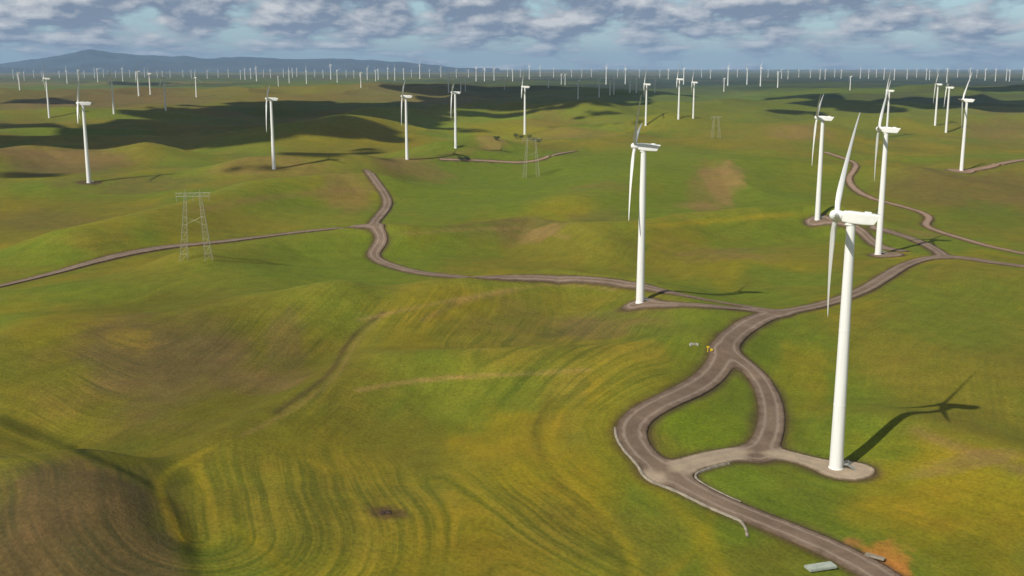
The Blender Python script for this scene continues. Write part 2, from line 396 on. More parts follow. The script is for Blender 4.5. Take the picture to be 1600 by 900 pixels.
for px_, py_, rx, ry, c_, s_ in PATCH:
    c0 = hit(px_, py_)[:2]; a = rx*math.hypot(*c0)/F; b_ = abs(W0(px_, max(py_-ry, HORIZON+8))[1]-W0(px_, py_+ry)[1])/2
    m = (np.abs(x-c0[0]) < a*1.7) & (np.abs(y-c0[1]) < b_*1.7)
    if not m.any(): continue
    sl = c0[0]/max(c0[1], 1)
    xx = (x[m]-(c0[0]+(y[m]-c0[1])*sl)); yy = y[m]-c0[1]
    wob = (fbm(x[m]/(a*.5)+px_, y[m]/(b_*.5)+py_, 7, 4)-.5)*1.1
    d = np.sqrt((xx/a)**2+(yy/b_)**2)+wob
    w = (1-sstep(.45, 1.15, d))*s_
    col[m] = lerp(col[m], c_, w)
# beaten field tracks and crest lines: (polyline px, width m, colour, strength)
LINES = [
 ([(0,655),(60,680),(140,712),(200,738),(240,760),(275,800),(295,850),(305,910)], 2.6, DKG*.7, .8),
 ([(600,488),(560,515),(535,548),(520,580),(480,612),(430,645)], 1.6, BROWN*.6, .8),
 ([(605,490),(568,520),(545,552),(530,585),(490,618),(440,650),(380,680)], 1.2, TAN*.9, .4),
 ([(560,610),(620,598),(700,590),(800,585),(920,578)], 1.2, TAN*1.0, .6),
 ([(330,700),(275,728),(248,750),(252,790),(285,840)], 1.6, YEL*1.2, .5),
 ([(560,500),(690,472),(800,452),(870,442),(960,452)], 1.5, TAN*1.0, .6),
 ([(660,500),(720,470),(800,455)], 1.8, TAN*.7, .5),
 ([(1210,508),(1180,530),(1168,548),(1200,580),(1232,620),(1236,660),(1260,690)], 3, GREEN*.7, .4),
 ([(860,620),(830,680),(860,740),(950,830),(980,905)], 2.2, OLIVE*.75, .6),
 ([(880,640),(850,690),(885,745),(970,830),(1000,905)], 1.8, YEL*1.1, .5),
 ([(430,690),(520,740),(620,760),(700,750)], 1.5, YEL, .4),
 ([(300,720),(330,800),(420,860),(460,910)], 1.8, YEL, .4),
 ([(620,366),(720,358),(830,356),(890,372)], 2.0, TAN*.8, .6),
 ([(1030,352),(1120,345),(1220,336),(1260,336)], 3, YEL*1.1, .7),
 ([(1060,398),(1160,388),(1250,388)], 3, TAN*.6, .5),
 ([(1430,672),(1500,700),(1600,735)], 3, TAN*.7, .6),
 ([(960,700),(985,740),(1040,775),(1100,830),(1125,900)], 3.5, YEL*1.1, .6),
 ([(1040,900),(1100,850),(1110,800)], 2, YEL, .4),
 ([(300,330),(400,310),(520,298),(580,296)], 5, TAN*.7, .5),
 ([(0,240),(80,238),(160,240)], 8, TAN*.7, .5),
 ([(600,255),(700,243),(760,230)], 6, TAN*.7, .5),
]
for P, w, c_, s_ in LINES:
    Q = np.array([hit(*p)[:2] for p in smooth(P, 2)])
    lo = Q.min(0)-30; hi = Q.max(0)+30
    m = (x > lo[0]) & (x < hi[0]) & (y > lo[1]) & (y < hi[1])
    if m.any():
        d = polydist(x[m], y[m], Q)
        k = .55+.9*fbm(x[m]/14, y[m]/14, 9, 3)
        col[m] = lerp(col[m], c_, np.clip(np.exp(-(d/w)**2)*s_*k, 0, 1))
# disturbed soil and lusher grass beside the roads
rn = fbm(x/9, y/9, 31, 3)
v = np.exp(-(np.maximum(rd, 0)/(1.0+2.2*rn))**2)*(rd < 30)
lush = np.exp(-((rd-8)/5)**2)*.35*(rd < 30)
col = lerp(col, GREEN*1.0, lush)
col = lerp(col, C(.072,.048,.026), v*.85)
zone = (1-sstep(430, 560, dcam))*(1-sstep(.10, .17, x/np.maximum(y, 60)))
stripe = (1-sstep(0, 1, v))*(.16+.84*zone*sstep(.30,.55, fbm(x/110, y/110, 15, 3)))*(1-.7*sstep(600, 1600, dcam))
cc_ = W0(60, 850); stripe = stripe*(1-.55*np.exp(-(np.hypot(x-cc_[0], y-cc_[1])/62)**4))
# dark heath and woods on the plain under the skyline
band = sstep(4300, 5200, dcam)*(1-sstep(10500, 12000, dcam))*sstep(-.12, .03, x/np.maximum(y, 60)+(fbm(x/900, y/900, 55, 3)-.5)*.2)
col = lerp(col, C(.026,.040,.022), band*(.55+.4*sstep(.35,.5,fbm(x/1300, y/700, 57, 4))))
me = bpy.data.meshes.new('ground')
nr, nc = X.shape
idx = np.arange(nr*nc).reshape(nr, nc)
quads = np.stack([idx[:-1,:-1], idx[:-1,1:], idx[1:,1:], idx[1:,:-1]], -1).reshape(-1, 4).astype(np.int32)
me.vertices.add(nr*nc); me.vertices.foreach_set('co', np.c_[x, y, z].astype(np.float32).ravel())
me.loops.add(quads.size); me.loops.foreach_set('vertex_index', quads.ravel())
me.polygons.add(len(quads)); me.polygons.foreach_set('loop_start', np.arange(0, quads.size, 4, dtype=np.int32))
me.polygons.foreach_set('use_smooth', np.ones(len(quads), bool))
me.update(calc_edges=True)
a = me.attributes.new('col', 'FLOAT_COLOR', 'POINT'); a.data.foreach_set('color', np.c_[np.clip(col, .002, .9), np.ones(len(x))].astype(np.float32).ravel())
acc = np.zeros(len(x)); mk = dcam < 2200; xm = x[mk]; ym = y[mk]; ac = np.zeros(mk.sum())
for P, h, w in VALLEYS[:2]+[(RW['main'][0][::4], 0, 0)]: ac += np.exp(-np.clip(polydist(xm, ym, P), 0, 600)/9)
con = np.zeros(len(x)); con[mk] = -9*np.log(np.maximum(ac, 1e-40))+(fbm(xm/80, ym/80, 27, 3)-.5)*14
a = me.attributes.new('contour', 'FLOAT', 'POINT'); a.data.foreach_set('value', con.astype(np.float32))
a = me.attributes.new('stripe', 'FLOAT', 'POINT'); a.data.foreach_set('value', stripe.astype(np.float32))
me.materials.append(ground_material())
go = bpy.data.objects.new('ground', me); COL.objects.link(go)
tag(go, 'rolling green and brown grass hills', 'ground', kind='structure')
# ------------------------------------------------------------------ road meshes
def network(name, keys, pads, cell, lab):
    global KT
    P = [RW[k][0] for k in keys]
    C0 = set()
    B = 12.0
    for q in P:
        for p in q:
            for i in range(-2, 3):
                for j in range(-2, 3): C0.add((int(math.floor(p[0]/B))+i, int(math.floor(p[1]/B))+j))
    for c, r, k in pads:
        for i in range(-3, 4):
            for j in range(-3, 4): C0.add((int(math.floor(c[0]/B))+i, int(math.floor(c[1]/B))+j))
    n = int(round(B/cell)); cells = []
    for (i, j) in C0:
        a_, b_ = np.meshgrid(np.arange(n)+i*n, np.arange(n)+j*n); cells.append(np.c_[a_.ravel(), b_.ravel()])
    cells = np.concatenate(cells); cc = (cells+.5)*cell
    keep = road_d(cc[:, 0], cc[:, 1]) < cell*.35
    cells = cells[keep]
    key = lambda a: (a[:, 0].astype(np.int64)+2000000)*4000000+(a[:, 1]+2000000)
    cor = [cells, cells+[1,0], cells+[1,1], cells+[0,1]]
    K = np.concatenate([key(c) for c in cor]); uq, first, inv = np.unique(K, return_index=True, return_inverse=True)
    vp = np.concatenate(cor)[first]*cell*1.0
    Fq = inv.reshape(4, -1).T
    # border vertices slide on to the edge of the carriageway
    E = np.concatenate([np.sort(Fq[:, [i, (i+1) % 4]], 1) for i in range(4)])
    ED = np.concatenate([Fq[:, [i, (i+1) % 4]] for i in range(4)])
    ek = E[:, 0].astype(np.int64)*10**7+E[:, 1]; _, idx_, cnt_ = np.unique(ek, return_index=True, return_counts=True)
    bed = ED[idx_[cnt_ == 1]]; bv = np.unique(bed)
    for _ in range(3):
        q = vp[bv]; h = .25; d = road_d(q[:, 0], q[:, 1])
        gx = (road_d(q[:, 0]+h, q[:, 1])-road_d(q[:, 0]-h, q[:, 1]))/(2*h); gy = (road_d(q[:, 0], q[:, 1]+h)-road_d(q[:, 0], q[:, 1]-h))/(2*h)
        gl = np.maximum(np.hypot(gx, gy), .3); st = np.clip(d, -cell*1.2, cell*1.2)/gl
        wig = (fbm(q[:, 0]/4.5, q[:, 1]/4.5, 19, 3)-.5)*1.3; d = d-wig
        vp[bv] = q-np.c_[gx/gl, gy/gl]*st[:, None]
    KT = [np.zeros(len(vp)) for _ in range(3)]
    d = road_d(vp[:, 0], vp[:, 1], True); tot = KT[0]+KT[1]+KT[2]+1e-12
    zz = hraw(vp[:, 0], vp[:, 1])+.09+.00022*np.hypot(vp[:, 0], vp[:, 1])+.1*np.clip(-d/4, 0, 1)
    V = np.c_[vp, zz]; n0 = len(V)
    lowv = V[bv].copy(); lowv[:, 2] -= .75; mp = -np.ones(n0, int); mp[bv] = np.arange(len(bv))+n0
    V = np.r_[V, lowv]
    sk = np.c_[bed[:, 1], bed[:, 0], mp[bed[:, 0]], mp[bed[:, 1]]]
    Fc = Fq.tolist()+sk.tolist()
    o = mkobj(name, V.tolist(), Fc, road_material(), smooth_=True)
    for an, av in (('edge', -d), ('k1', KT[1]/tot), ('k2', KT[2]/tot)):
        at = o.data.attributes.new(an, 'FLOAT', 'POINT'); at.data.foreach_set('value', np.r_[av, av[bv]].astype(np.float32))
    tag(o, lab, 'road', kind='structure')
network('road', ['main','north','west','loop','pad_link','pad_two','spur_three','spur_top'], PADS[:4], .75, 'wide winding gravel road with its pads and junctions')
network('track', ['east_track'], [], 1.0, 'narrow reddish track winding up the right side')
network('track', ['far_east_track'], PADS[4:5], 1.5, 'faint track at the far right turbine')
network('track', ['far_track'], [], 1.5, 'faint tan track in the middle distance')
# pale gravel berms along the loop
for P, w, lab in [([(957,668),(960,692),(975,718),(1002,745),(1042,772),(1085,790),(1125,800),(1152,810),(1165,822),(1168,840)], .95, 'long pale gravel berm along the outer left edge of the road bend'),
             ([(1140,724),(1112,727),(1093,733),(1086,742),(1090,754),(1104,768),(1128,778),(1152,788)], .85, 'short pale gravel berm curling round the inner grass corner of the bend')]:
    Q = np.array([hit(*p) for p in smooth(P, 3)])
    wq = np.ones(len(Q))
    if w > .9: wq[int(len(Q)*.80):] = 0
    for _ in range(4):
        d = road_d(Q[:,0], Q[:,1]); gx = road_d(Q[:,0]+.3, Q[:,1])-road_d(Q[:,0]-.3, Q[:,1]); gy = road_d(Q[:,0], Q[:,1]+.3)-road_d(Q[:,0], Q[:,1]-.3)
        g = np.maximum(np.hypot(gx, gy), .1); st = np.clip(d-.35, -3, 3)*(d < 5)*wq/g; Q[:,0] -= gx*st; Q[:,1] -= gy*st
    for _ in range(6): Q[1:-1, :2] = .5*Q[1:-1, :2]+.25*(Q[:-2, :2]+Q[2:, :2])
    Q[:, 2] = hraw(Q[:,0], Q[:,1])
    t = np.gradient(Q[:, :2], axis=0); t /= np.hypot(t[:, 0], t[:, 1])[:, None]; nn = np.c_[t[:, 1], -t[:, 0]]
    V = []; sec = [(-w/2, -.6), (-w*.35, .12), (0, .2), (w*.35, .12), (w/2, -.6)]
    for i in range(len(Q)):
        k = 1+.35*math.sin(i*1.3)*random.random()
        for o_, dz in sec: V.append((Q[i,0]+nn[i,0]*o_*k, Q[i,1]+nn[i,1]*o_*k, Q[i,2]+dz+.1))
    n = 5; Fc = [(i*n+j, (i+1)*n+j, (i+1)*n+j+1, i*n+j+1) for i in range(len(Q)-1) for j in range(n-1)]
    o = mkobj('gravel_berm', V, Fc, M['gutter'], smooth_=True); tag(o, lab, 'berm')
# ------------------------------------------------------------------ wind turbines
HUB = 80.0; RB = 38.0
def blade_bm(bm, phi, pitch0=math.radians(38), n=22, m=14):
    prof_r = [1.0, 2.2, 4, 7, 10, 14, 19, 25, 31, 35, 37.2, 38]
    chord =  [1.7, 1.7, 1.8, 2.15, 2.15, 1.9, 1.6, 1.25, .92, .65, .42, .1]
    thick =  [.95, .95, .70, .42, .30, .25, .21, .18, .16, .15, .14, .14]
    twist =  [16, 16, 15, 12, 9, 7, 4.5, 2.5, 1, .4, 0, 0]
    rings = []
    for r, c, t, tw in zip(prof_r, chord, thick, twist):
        ring = []
        for i in range(m):
            th = 2*math.pi*i/m
            cx = .5*math.cos(th); ty = .5*math.sin(th)*t*(1 if t > .8 else (1+.55*math.cos(th)))
            # chord shift so that the leading edge stays straight
            u_ = (cx-(.18 if t < .8 else 0))*c; v_ = ty*c
            a = pitch0+math.radians(tw)
            # chord lies between the rotor plane (Y) and the axis (X)
            X_ = u_*math.sin(a)+v_*math.cos(a); Y_ = u_*math.cos(a)-v_*math.sin(a)
            X_ += .0010*r*r   # prebend
            ring.append(Vector((X_, Y_, r)))
        rings.append(ring)
    R = Matrix.Rotation(-phi, 3, 'X')
    vr = [[bm.verts.new(R @ v) for v in ring] for ring in rings]
    for a, b in zip(vr[:-1], vr[1:]):
        for i in range(m): bm.faces.new((a[i], a[(i+1)%m], b[(i+1)%m], b[i]))
    bm.faces.new(vr[0][::-1]); bm.faces.new(vr[-1])
TILT = math.radians(5); RX = -4.3; ZH = 80.0
TM = Matrix.Translation((0, 0, ZH)) @ Matrix.Rotation(TILT, 4, 'Y')
def tower_bm(bm, n=36):
    prof = [(2.35, -3), (2.35, .35), (2.12, .4)]
    for zj in (21, 45, 77.9):
        r = 2.12-(2.12-1.35)*zj/77.9
        if zj < 77: prof += [(r, zj-.12), (r+.05, zj-.1), (r+.05, zj+.1), (r, zj+.12)]
        else: prof += [(r, zj-.2), (r+.15, zj-.18), (r+.15, zj)]
    lathe(bm, prof, n)
def nacelle_bm(bm):
    secs = [(-2.6, 1.15, -1.2, 1.45), (-2.2, 1.5, -1.7, 1.8), (0, 1.75, -1.95, 2.0), (4.5, 1.75, -1.9, 2.0), (7.4, 1.65, -1.7, 1.97), (7.9, 1.6, -1.6, 1.95)]
    m = 28; rings = []
    for si, (X_, hw, zb, zt) in enumerate(secs):
        ring = []
        for i in range(m):
            th = 2*math.pi*(i+.5)/m; c, s = math.cos(th), math.sin(th); e = .22
            yy = hw*abs(c)**e*(1 if c > 0 else -1); q = abs(s)**e*(1 if s > 0 else -1)
            zz = (zt+zb)/2+(zt-zb)/2*q
            ring.append(bm.verts.new((X_+(1.9*(q+1)/2 if si == 5 else .9*(q+1)/2 if si == 4 else 0), yy, zz)))
        rings.append(ring)
    for a, b in zip(rings[:-1], rings[1:]):
        for i in range(m): bm.faces.new((a[i], a[(i+1)%m], b[(i+1)%m], b[i]))
    bm.faces.new(rings[0][::-1]); bm.faces.new(rings[-1])
    add_box(bm, (5.6, 0, 2.15), (2.4, 2.0, .5), bev=.12)
    add_bar(bm, (0, 0, -2.6), (0, 0, -1.7), 1.55, 24)
    bmesh.ops.scale(bm, vec=(.89, .95, .92), verts=bm.verts); bmesh.ops.translate(bm, vec=(-.4, 0, 0), verts=bm.verts)
    bmesh.ops.recalc_face_normals(bm, faces=bm.faces)
    bmesh.ops.transform(bm, matrix=TM, verts=bm.verts)
def hub_bm(bm):
    L = Matrix.Rotation(-math.pi/2, 4, 'Y')
    lathe(bm, [(1.35, 2.6), (1.6, 3.0), (1.65, 4.2), (1.62, 5.1), (1.35, 5.8), (.85, 6.3), (.3, 6.5), (.05, 6.52)], 24, L)
    bmesh.ops.recalc_face_normals(bm, faces=bm.faces)
    bmesh.ops.transform(bm, matrix=TM, verts=bm.verts)
def vane_bm(bm):
    add_bar(bm, (6.8, .5, 1.6), (6.8, .5, 3.0), .07, 6); add_bar(bm, (6.8, -.5, 1.6), (6.8, -.5, 3.0), .07, 6)
    add_box(bm, (6.8, 0, 3.0), (.12, 1.3, .1)); add_box(bm, (6.8, .5, 3.15), (.5, .06, .22)); add_bar(bm, (6.8, -.5, 3), (6.8, -.5, 3.3), .2, 8, .06)
    bmesh.ops.transform(bm, matrix=TM, verts=bm.verts)
def mesh_from(fn, name, m, sm=True):
    bm = bmesh.new(); fn(bm); me = bpy.data.meshes.new(name); bm.to_mesh(me); bm.free()
    if sm:
        me.polygons.foreach_set('use_smooth', [len(p.vertices) <= 4 for p in me.polygons])
        try: me.set_sharp_from_angle(angle=math.radians(35))
        except Exception: pass
    me.materials.append(m); return me
ME = {'tower': mesh_from(tower_bm, 'tower', M['paint']), 'nacelle': mesh_from(nacelle_bm, 'nacelle', M['shell']),
      'hub': mesh_from(hub_bm, 'rotor_hub', M['shell']), 'vane': mesh_from(vane_bm, 'wind_vane', M['dark'], False)}
def one_blade(bm): blade_bm(bm, 0); bmesh.ops.recalc_face_normals(bm, faces=bm.faces)
ME['blade'] = mesh_from(one_blade, 'blade', M['bladepaint'])
def door_bm(bm):
    add_box(bm, (2.12, 0, 3.0), (.16, 1.0, 2.3), bev=.05)
def stair_bm(bm):
    add_box(bm, (2.95, 0, 1.72), (1.5, 1.6, .1))
    for s in (-.75, .75):
        for X_ in (2.3, 3.6): add_bar(bm, (X_, s, 1.7), (X_, s, 2.8), .04, 6)
        add_bar(bm, (2.3, s, 2.8), (3.6, s, 2.8), .04, 6); add_bar(bm, (3.6, s, 2.8), (6.2, s, 1.0), .05, 6)
        add_bar(bm, (3.65, s, 1.65), (6.3, s, -.1), .09, 6)
    for i in range(8): add_box(bm, (3.8+i*.33, 0, 1.5-i*.22), (.28, 1.5, .05))
def box_bm(bm):
    add_box(bm, (0, 0, .15), (3.2, 2.6, .3)); add_box(bm, (0, 0, 1.2), (2.6, 2.0, 1.9), bev=.06); add_box(bm, (0, 0, 2.2), (2.8, 2.2, .14))
ME['door'] = mesh_from(door_bm, 'door', M['steel'], False); ME['stair'] = mesh_from(stair_bm, 'entry_stair', M['steel'], False)
ZR = (TM @ Matrix.Translation((-4.5, 0, 0)))
def child(name, me, parent):
    o = bpy.data.objects.new(name, me); COL.objects.link(o); o.parent = parent; return o
def turbine(loc, yaw, phi, s, label, group, full=True, stair=False, stair_az=-.35):
    root = empty('wind_turbine', loc, yaw, s); tag(root, label, 'wind turbine', group)
    tw = child('tower', ME['tower'], root)
    if stair:
        d = child('door', ME['door'], tw); st = child('entry_stair', ME['stair'], tw)
        d.rotation_euler = (0,0,stair_az); st.rotation_euler = (0,0,stair_az)
    na = child('nacelle', ME['nacelle'], root)
    child('wind_vane', ME['vane'], na)
    hb = child('rotor_hub', ME['hub'], root)
    for k in range(3):
        b = child('blade', ME['blade'], hb)
        b.matrix_local = ZR @ Matrix.Rotation(-(phi+k*2*math.pi/3), 4, 'X')
    return root
SMALL = []
for v in range(8):
    def fn(bm, v=v):
        lathe(bm, [(2.9, -3), (2.0, 78)], 8)
        add_box(bm, (3.0, 0, 80), (11, 3.5, 3.9), bev=.4)
        add_bar(bm, (-2.5, 0, 80), (-6.2, 0, 80.2), 1.6, 8, .5)
        b2 = bmesh.new()
        for k in range(3): blade_bm(b2, math.radians(v*15+3)+k*2*math.pi/3, m=6)
        bmesh.ops.recalc_face_normals(b2, faces=b2.faces)
        bmesh.ops.transform(b2, matrix=ZR, verts=b2.verts); tm = bpy.data.meshes.new('t'); b2.to_mesh(tm); b2.free(); bm.from_mesh(tm); bpy.data.meshes.remove(tm)
    SMALL.append(mesh_from(fn, 'distant_turbine', M['paint'], False))
def place(bx, by, hx, hy):
    p = hit(bx, by)
    # scale so that the hub lands at the surveyed height
    d = math.hypot(p[0], p[1]); e = ray(hx, hy); t = p[1]/e[1]
    zh = ZC+e[2]*t
    s = (zh-p[2])/ZH
    return p, s
BIG = [  # base px, hub px, yaw deg (tail direction), rotor phase deg, label
 (1306,732,1325,340,-22,37, 'tallest white turbine beside the forked gravel road, its shadow on the grass to its right', True),
 (1000,473,1006,230,-14,195, 'white turbine left of the road junction, casting a thin shadow behind the hill road', True),
 (1372,398,1385,203,-18,36, 'white turbine on a small gravel pad right behind the tallest one', True),
 (1277,343,1284,185,-15,182, 'white turbine left of the pad turbine, at the end of a gravel spur', True),
 (139,285,132,162,8,0, 'broad-headed white turbine standing alone at left beside brown ground', True),
 (428,264,427,155,-5,187, 'white turbine on the near rim of the large dark cloud shadow', False),
 (636,249,635,151,-8,176, 'white turbine just above the top end of the snaking gravel road', False),
 (712,231,711,145,-10,190, 'white turbine on the bright green hill, next right of the snaking road', False),
 (820,210,819,136,-10,0, 'white turbine with dark bushes at its foot, above the slim lattice pylon', False),
 (1502,267,1507,157,-15,34, 'nearest white turbine at the far right, with a faint track at its foot', False),
 (77,184,75,123,10,20, 'white turbine at far left with one bright blade raised above the mountain', False),
 (178,178,176,121,5,180, 'slim white turbine standing on the bright green strip at left', False),
 (259,173,258,121,0,30, 'thin white turbine with crossed blades at the upper edge of the cloud shadow', False),
 (1009,196,1010,132,-12,15, 'white turbine seen directly above the head of the junction turbine', False),
 (1060,186,1062,124,-12,4, 'left one of the close pair of white turbines right of centre', False),
 (1083,185,1084,129,-12,14, 'right one of the close pair of white turbines right of centre', False),
 (1385,214,1390,142,-14,9, 'far turbine seen directly above the head of the pad turbine', False),
 (1461,196,1464,132,-14,58, 'left and hindmost of three white turbines grouped at the right edge', False),
 (1478,207,1480,137,-14,80, 'middle one of three white turbines grouped at the right edge', False),
]
YAWD = {0: -3.5, 2: -3, 9: -10, 12: 25, 10: -8}
for i, (bx, by, hx, hy, yaw, ph, lab, st) in enumerate(BIG):
    p, s = place(bx, by, hx, hy)
    print('T', i, [round(v, 1) for v in p], round(s, 3))
    yaw = -math.degrees(math.atan2(bx-800, 1700))+YAWD.get(i, -2)
    turbine((p[0], p[1], p[2]+.1), math.radians(yaw), math.radians(ph), s, lab, 'wind turbines on the near and middle hills', stair=st, stair_az=-math.radians(yaw)+math.radians(-20))
FAR = [ # x, base y, hub y
 (31,141,115),(21,123,111),(53,122,112),(93,122,112),(105,131,112),(123,129,111),(148,122,110),(153,128,109),(171,122,112),(192,127,109),(217,150,114),(235,148,117),(246,121,111),(254,122,112),(307,152,123),
 (324,123,111),(341,121,111),(357,121,110),(376,124,111),(383,125,109),(392,123,108),(401,127,106),(435,135,124),(452,130,112),(457,121,108),(464,120,108),(479,131,112),(517,124,103),(527,129,111),
 (564,137,115),(574,125,109),(587,127,111),(591,125,109),(606,124,108),(617,126,109),(631,125,108),(656,123,103),(689,121,106),(701,145,120),(720,144,120),(727,143,127),(744,127,108),(757,127,108),(772,126,108),(788,140,128),(793,120,108),
 (801,127,109),(827,124,105),(844,120,105),(857,137,119),(865,121,108),(877,132,117),(883,133,117),(903,155,129),(909,121,110),(936,152,127),(947,132,108),(953,149,124),(959,148,124),(977,131,109),(984,145,123),(994,145,121),(999,121,111),(1023,145,127),(1044,124,109),(1068,132,109),
 (1131,143,124),(1137,134,109),(1167,132,108),(1188,135,108),(1215,137,113),(1221,123,109),(1231,124,112),(1281,124,109),(1289,124,110),(1328,141,121),(1344,123,109),(1357,123,110),(1381,124,109),(1397,125,109),(1417,124,109),(1447,125,110),(1452,125,111),(1479,129,109),(1515,127,108),(1539,126,109),(1555,127,110),(1572,126,109),(1577,127,110),(1598,125,109),
 (38,126,114),(66,121,112),(132,122,112),(162,121,111),(181,122,112),(203,121,111),(226,121,110),(266,122,112),(286,121,111),(299,122,111),(412,121,111),(423,122,110),(443,121,110),(492,121,111),(505,122,111),(541,121,111),(553,122,111),(643,121,111),(671,121,110),(713,122,110),(732,121,110),(813,121,110),(893,121,110),(924,120,109),(965,121,110),(1031,121,110),(1096,121,110),(1110,123,110),(1152,121,110),(1200,121,110),(1248,121,109),(1266,122,110),(1304,121,109),(1314,123,110),(1369,121,109),(1432,121,109),(1465,121,109),(1496,121,109),(1526,121,110),
]
LM = sorted([(b[2], n) for b, n in zip(BIG, ['tall','junction turbine','pad turbine','spur turbine','lone left turbine','shadow-rim turbine','snaking-road turbine','green-hill turbine','bush-foot turbine','far-right turbine','raised-blade turbine','slim left turbine','crossed-blade turbine','-','left pair turbine','right pair turbine','-','-','-']) if n not in ('-', 'tall')])
LM = [(-1, 'left edge')]+LM+[(1601, 'right edge')]
ORD = ['first','second','third','fourth','fifth','sixth','seventh','eighth','ninth','tenth','eleventh','twelfth','thirteenth','fourteenth','fifteenth','sixteenth','seventeenth','eighteenth','nineteenth','twentieth']
FAR = sorted(FAR); cnt = {}
for i, (bx, by, hy) in enumerate(FAR):
    p, s = place(bx, by, bx+(bx-800)*.0004*(by-hy), hy)
    s = min(max(s*1.06, .45), 1.8)
    o = bpy.data.objects.new('wind_turbine', SMALL[(i*5+i//3) % 8]); COL.objects.link(o)
    o.location = (p[0], p[1], p[2]); o.scale = (s, s, s); o.rotation_euler = (0, 0, math.radians(-8+38*math.sin(i*1.7+.3*(i%5))))
    sec = max(j for j in range(len(LM)) if LM[j][0] <= bx)
    cnt[sec] = cnt.get(sec, 0)+1
    kind = 'small' if by >= 129 else 'tiny'
    tag(o, '%s horizon turbine, %s from left between %s and %s' % (kind, ORD[cnt[sec]-1], LM[sec][1], LM[sec+1][1]), 'wind turbine', 'distant wind turbines along the horizon')
# ------------------------------------------------------------------ lattice pylons
def lattice_leg(bm, a, b, wa, wb, n, r):
    a = Vector(a); b = Vector(b); pr = None
    for i in range(n+1):
        t = i/n; c = a.lerp(b, t); w = wa+(wb-wa)*t
        q = [c+Vector((sx*w/2, sy*w/2, 0)) for sx, sy in ((-1,-1),(1,-1),(1,1),(-1,1))]
        if pr:
            for k in range(4):
                add_bar(bm, pr[k], q[k], r, 4); add_bar(bm, pr[k], q[(k+1)%4], r*.6, 3); add_bar(bm, q[k], q[(k+1)%4], r*.6, 3)
        pr = q
def pylon(loc, rz, h, lab, wid=13.0):
    root = empty('transmission_pylon', loc, rz); tag(root, lab, 'pylon', 'steel lattice pylons')
    for s in (-1, 1):
        bm = bmesh.new(); lattice_leg(bm, (s*wid*.62, 0, -1), (s*wid*.36, 0, h*.92), 4.2, 1.2, 9, .115); bmobj('lattice_mast', bm, M['pylonsteel'], root)
    bm = bmesh.new()
    for zz in (h*.90, h*.95):
        for yy in (-.6, .6): add_bar(bm, (-wid*.85, yy, zz), (wid*.85, yy, zz), .11, 4)
    for i in range(14):
        X0 = -wid*.85+i*wid*1.7/14; X1 = X0+wid*1.7/14
        for yy in (-.6, .6): add_bar(bm, (X0, yy, h*(.90 if i % 2 else .95)), (X1, yy, h*(.95 if i % 2 else .90)), .06, 3)
    bmobj('crossarm', bm, M['pylonsteel'], root)
    bm = bmesh.new()
    for s in (-1, 1): add_bar(bm, (s*wid*.36, 0, h*.95), (s*wid*.36, 0, h), .14, 4)
    add_bar(bm, (-wid*.45, 0, h*.5), (wid*.45, 0, h*.62), .09, 3); add_bar(bm, (wid*.45, 0, h*.5), (-wid*.45, 0, h*.62), .09, 3)
    bmobj('bracing', bm, M['pylonsteel'], root)
    for X_ in (-wid*.8, 0, wid*.8):
        bm = bmesh.new()
        for i in range(7): add_bar(bm, (X_, 0, h*.90-.3-i*.4), (X_, 0, h*.90-.55-i*.4), .2, 6)
        add_bar(bm, (X_, 0, h*.90), (X_, 0, h*.90-3.2), .05, 4); bmobj('insulator', bm, M['pylonsteel'], root)
for bx, by, ty, rz, lab in [(307,405,296,.15,'largest steel lattice pylon with two masts, standing by the left road'), (830,277,213,.2,'slim two mast lattice pylon below the bush-foot turbine'), (1118,216,180,.2,'small far lattice pylon near the centre right green hill'), (1388,129,98,.2,'distant lattice pylon rising above the horizon')]:
    p = hit(bx, by); e = ray(bx, ty); t = p[1]/e[1]; h = ZC+e[2]*t-p[2]
    print('pylon', p, h)
    h = min(h, 75); pylon((p[0], p[1], p[2]), rz, h, lab, wid=h*.28)
# ------------------------------------------------------------------ small things
def ondirt(name, px, py, fn, m, lab, cat, rz=0, dz=.1):
    p = hit(px, py); bm = bmesh.new(); fn(bm); o = bmobj(name, bm, m); o.location = (p[0], p[1], p[2]+dz); o.rotation_euler = (0, 0, rz)
    tag(o, lab, cat); return o
def slab(bm):
    add_box(bm, (0,0,.1), (7.6,3.0,.7), bev=.12)
    for i in range(5): add_box(bm, (-3.0+i*1.5, 0, .47), (.12, 2.7, .06))
ondirt('concrete_slab', 1282, 889, slab, M['paleslab'], 'pale grey green concrete slab lying left of the road at the bottom edge', 'slab', .30, .5)
def slab2(bm): add_box(bm, (0,0,0), (5.0,1.5,.5), bev=.1); add_box(bm, (-1.6,0,.27), (.1,1.3,.05)); add_box(bm, (1.6,0,.27), (.1,1.3,.05))
ondirt('concrete_slab', 1367, 872, slab2, M['gutter'], 'small dull concrete slab between the road and the orange earth', 'slab', -.7, .4)
def marker(bm):
    add_bar(bm, (0,0,-.5), (0,0,2.0), .16, 8); add_box(bm, (0,0,1.7), (1.1,.12,.8), bev=.03); add_box(bm, (1.4,0,.5), (1.0,.7,1.0), bev=.08)
ondirt('marker_post', 1106, 549, marker, M['yellow'], 'tiny yellow marker post at the left verge of the road narrows', 'marker post')
def culvert(bm):
    for s in (-1, 1): add_box(bm, (s*1.6, 0, .2), (.3, 1.6, 1.1), bev=.05)
    add_box(bm, (0, .7, .2), (3.0, .3, 1.1), bev=.05); add_bar(bm, (0, 2.5, .2), (0, .2, .2), .4, 14)
ondirt('culvert', 1084, 540, culvert, M['concrete'], 'small pale culvert headwall left of the road by the yellow marker', 'culvert', .3)
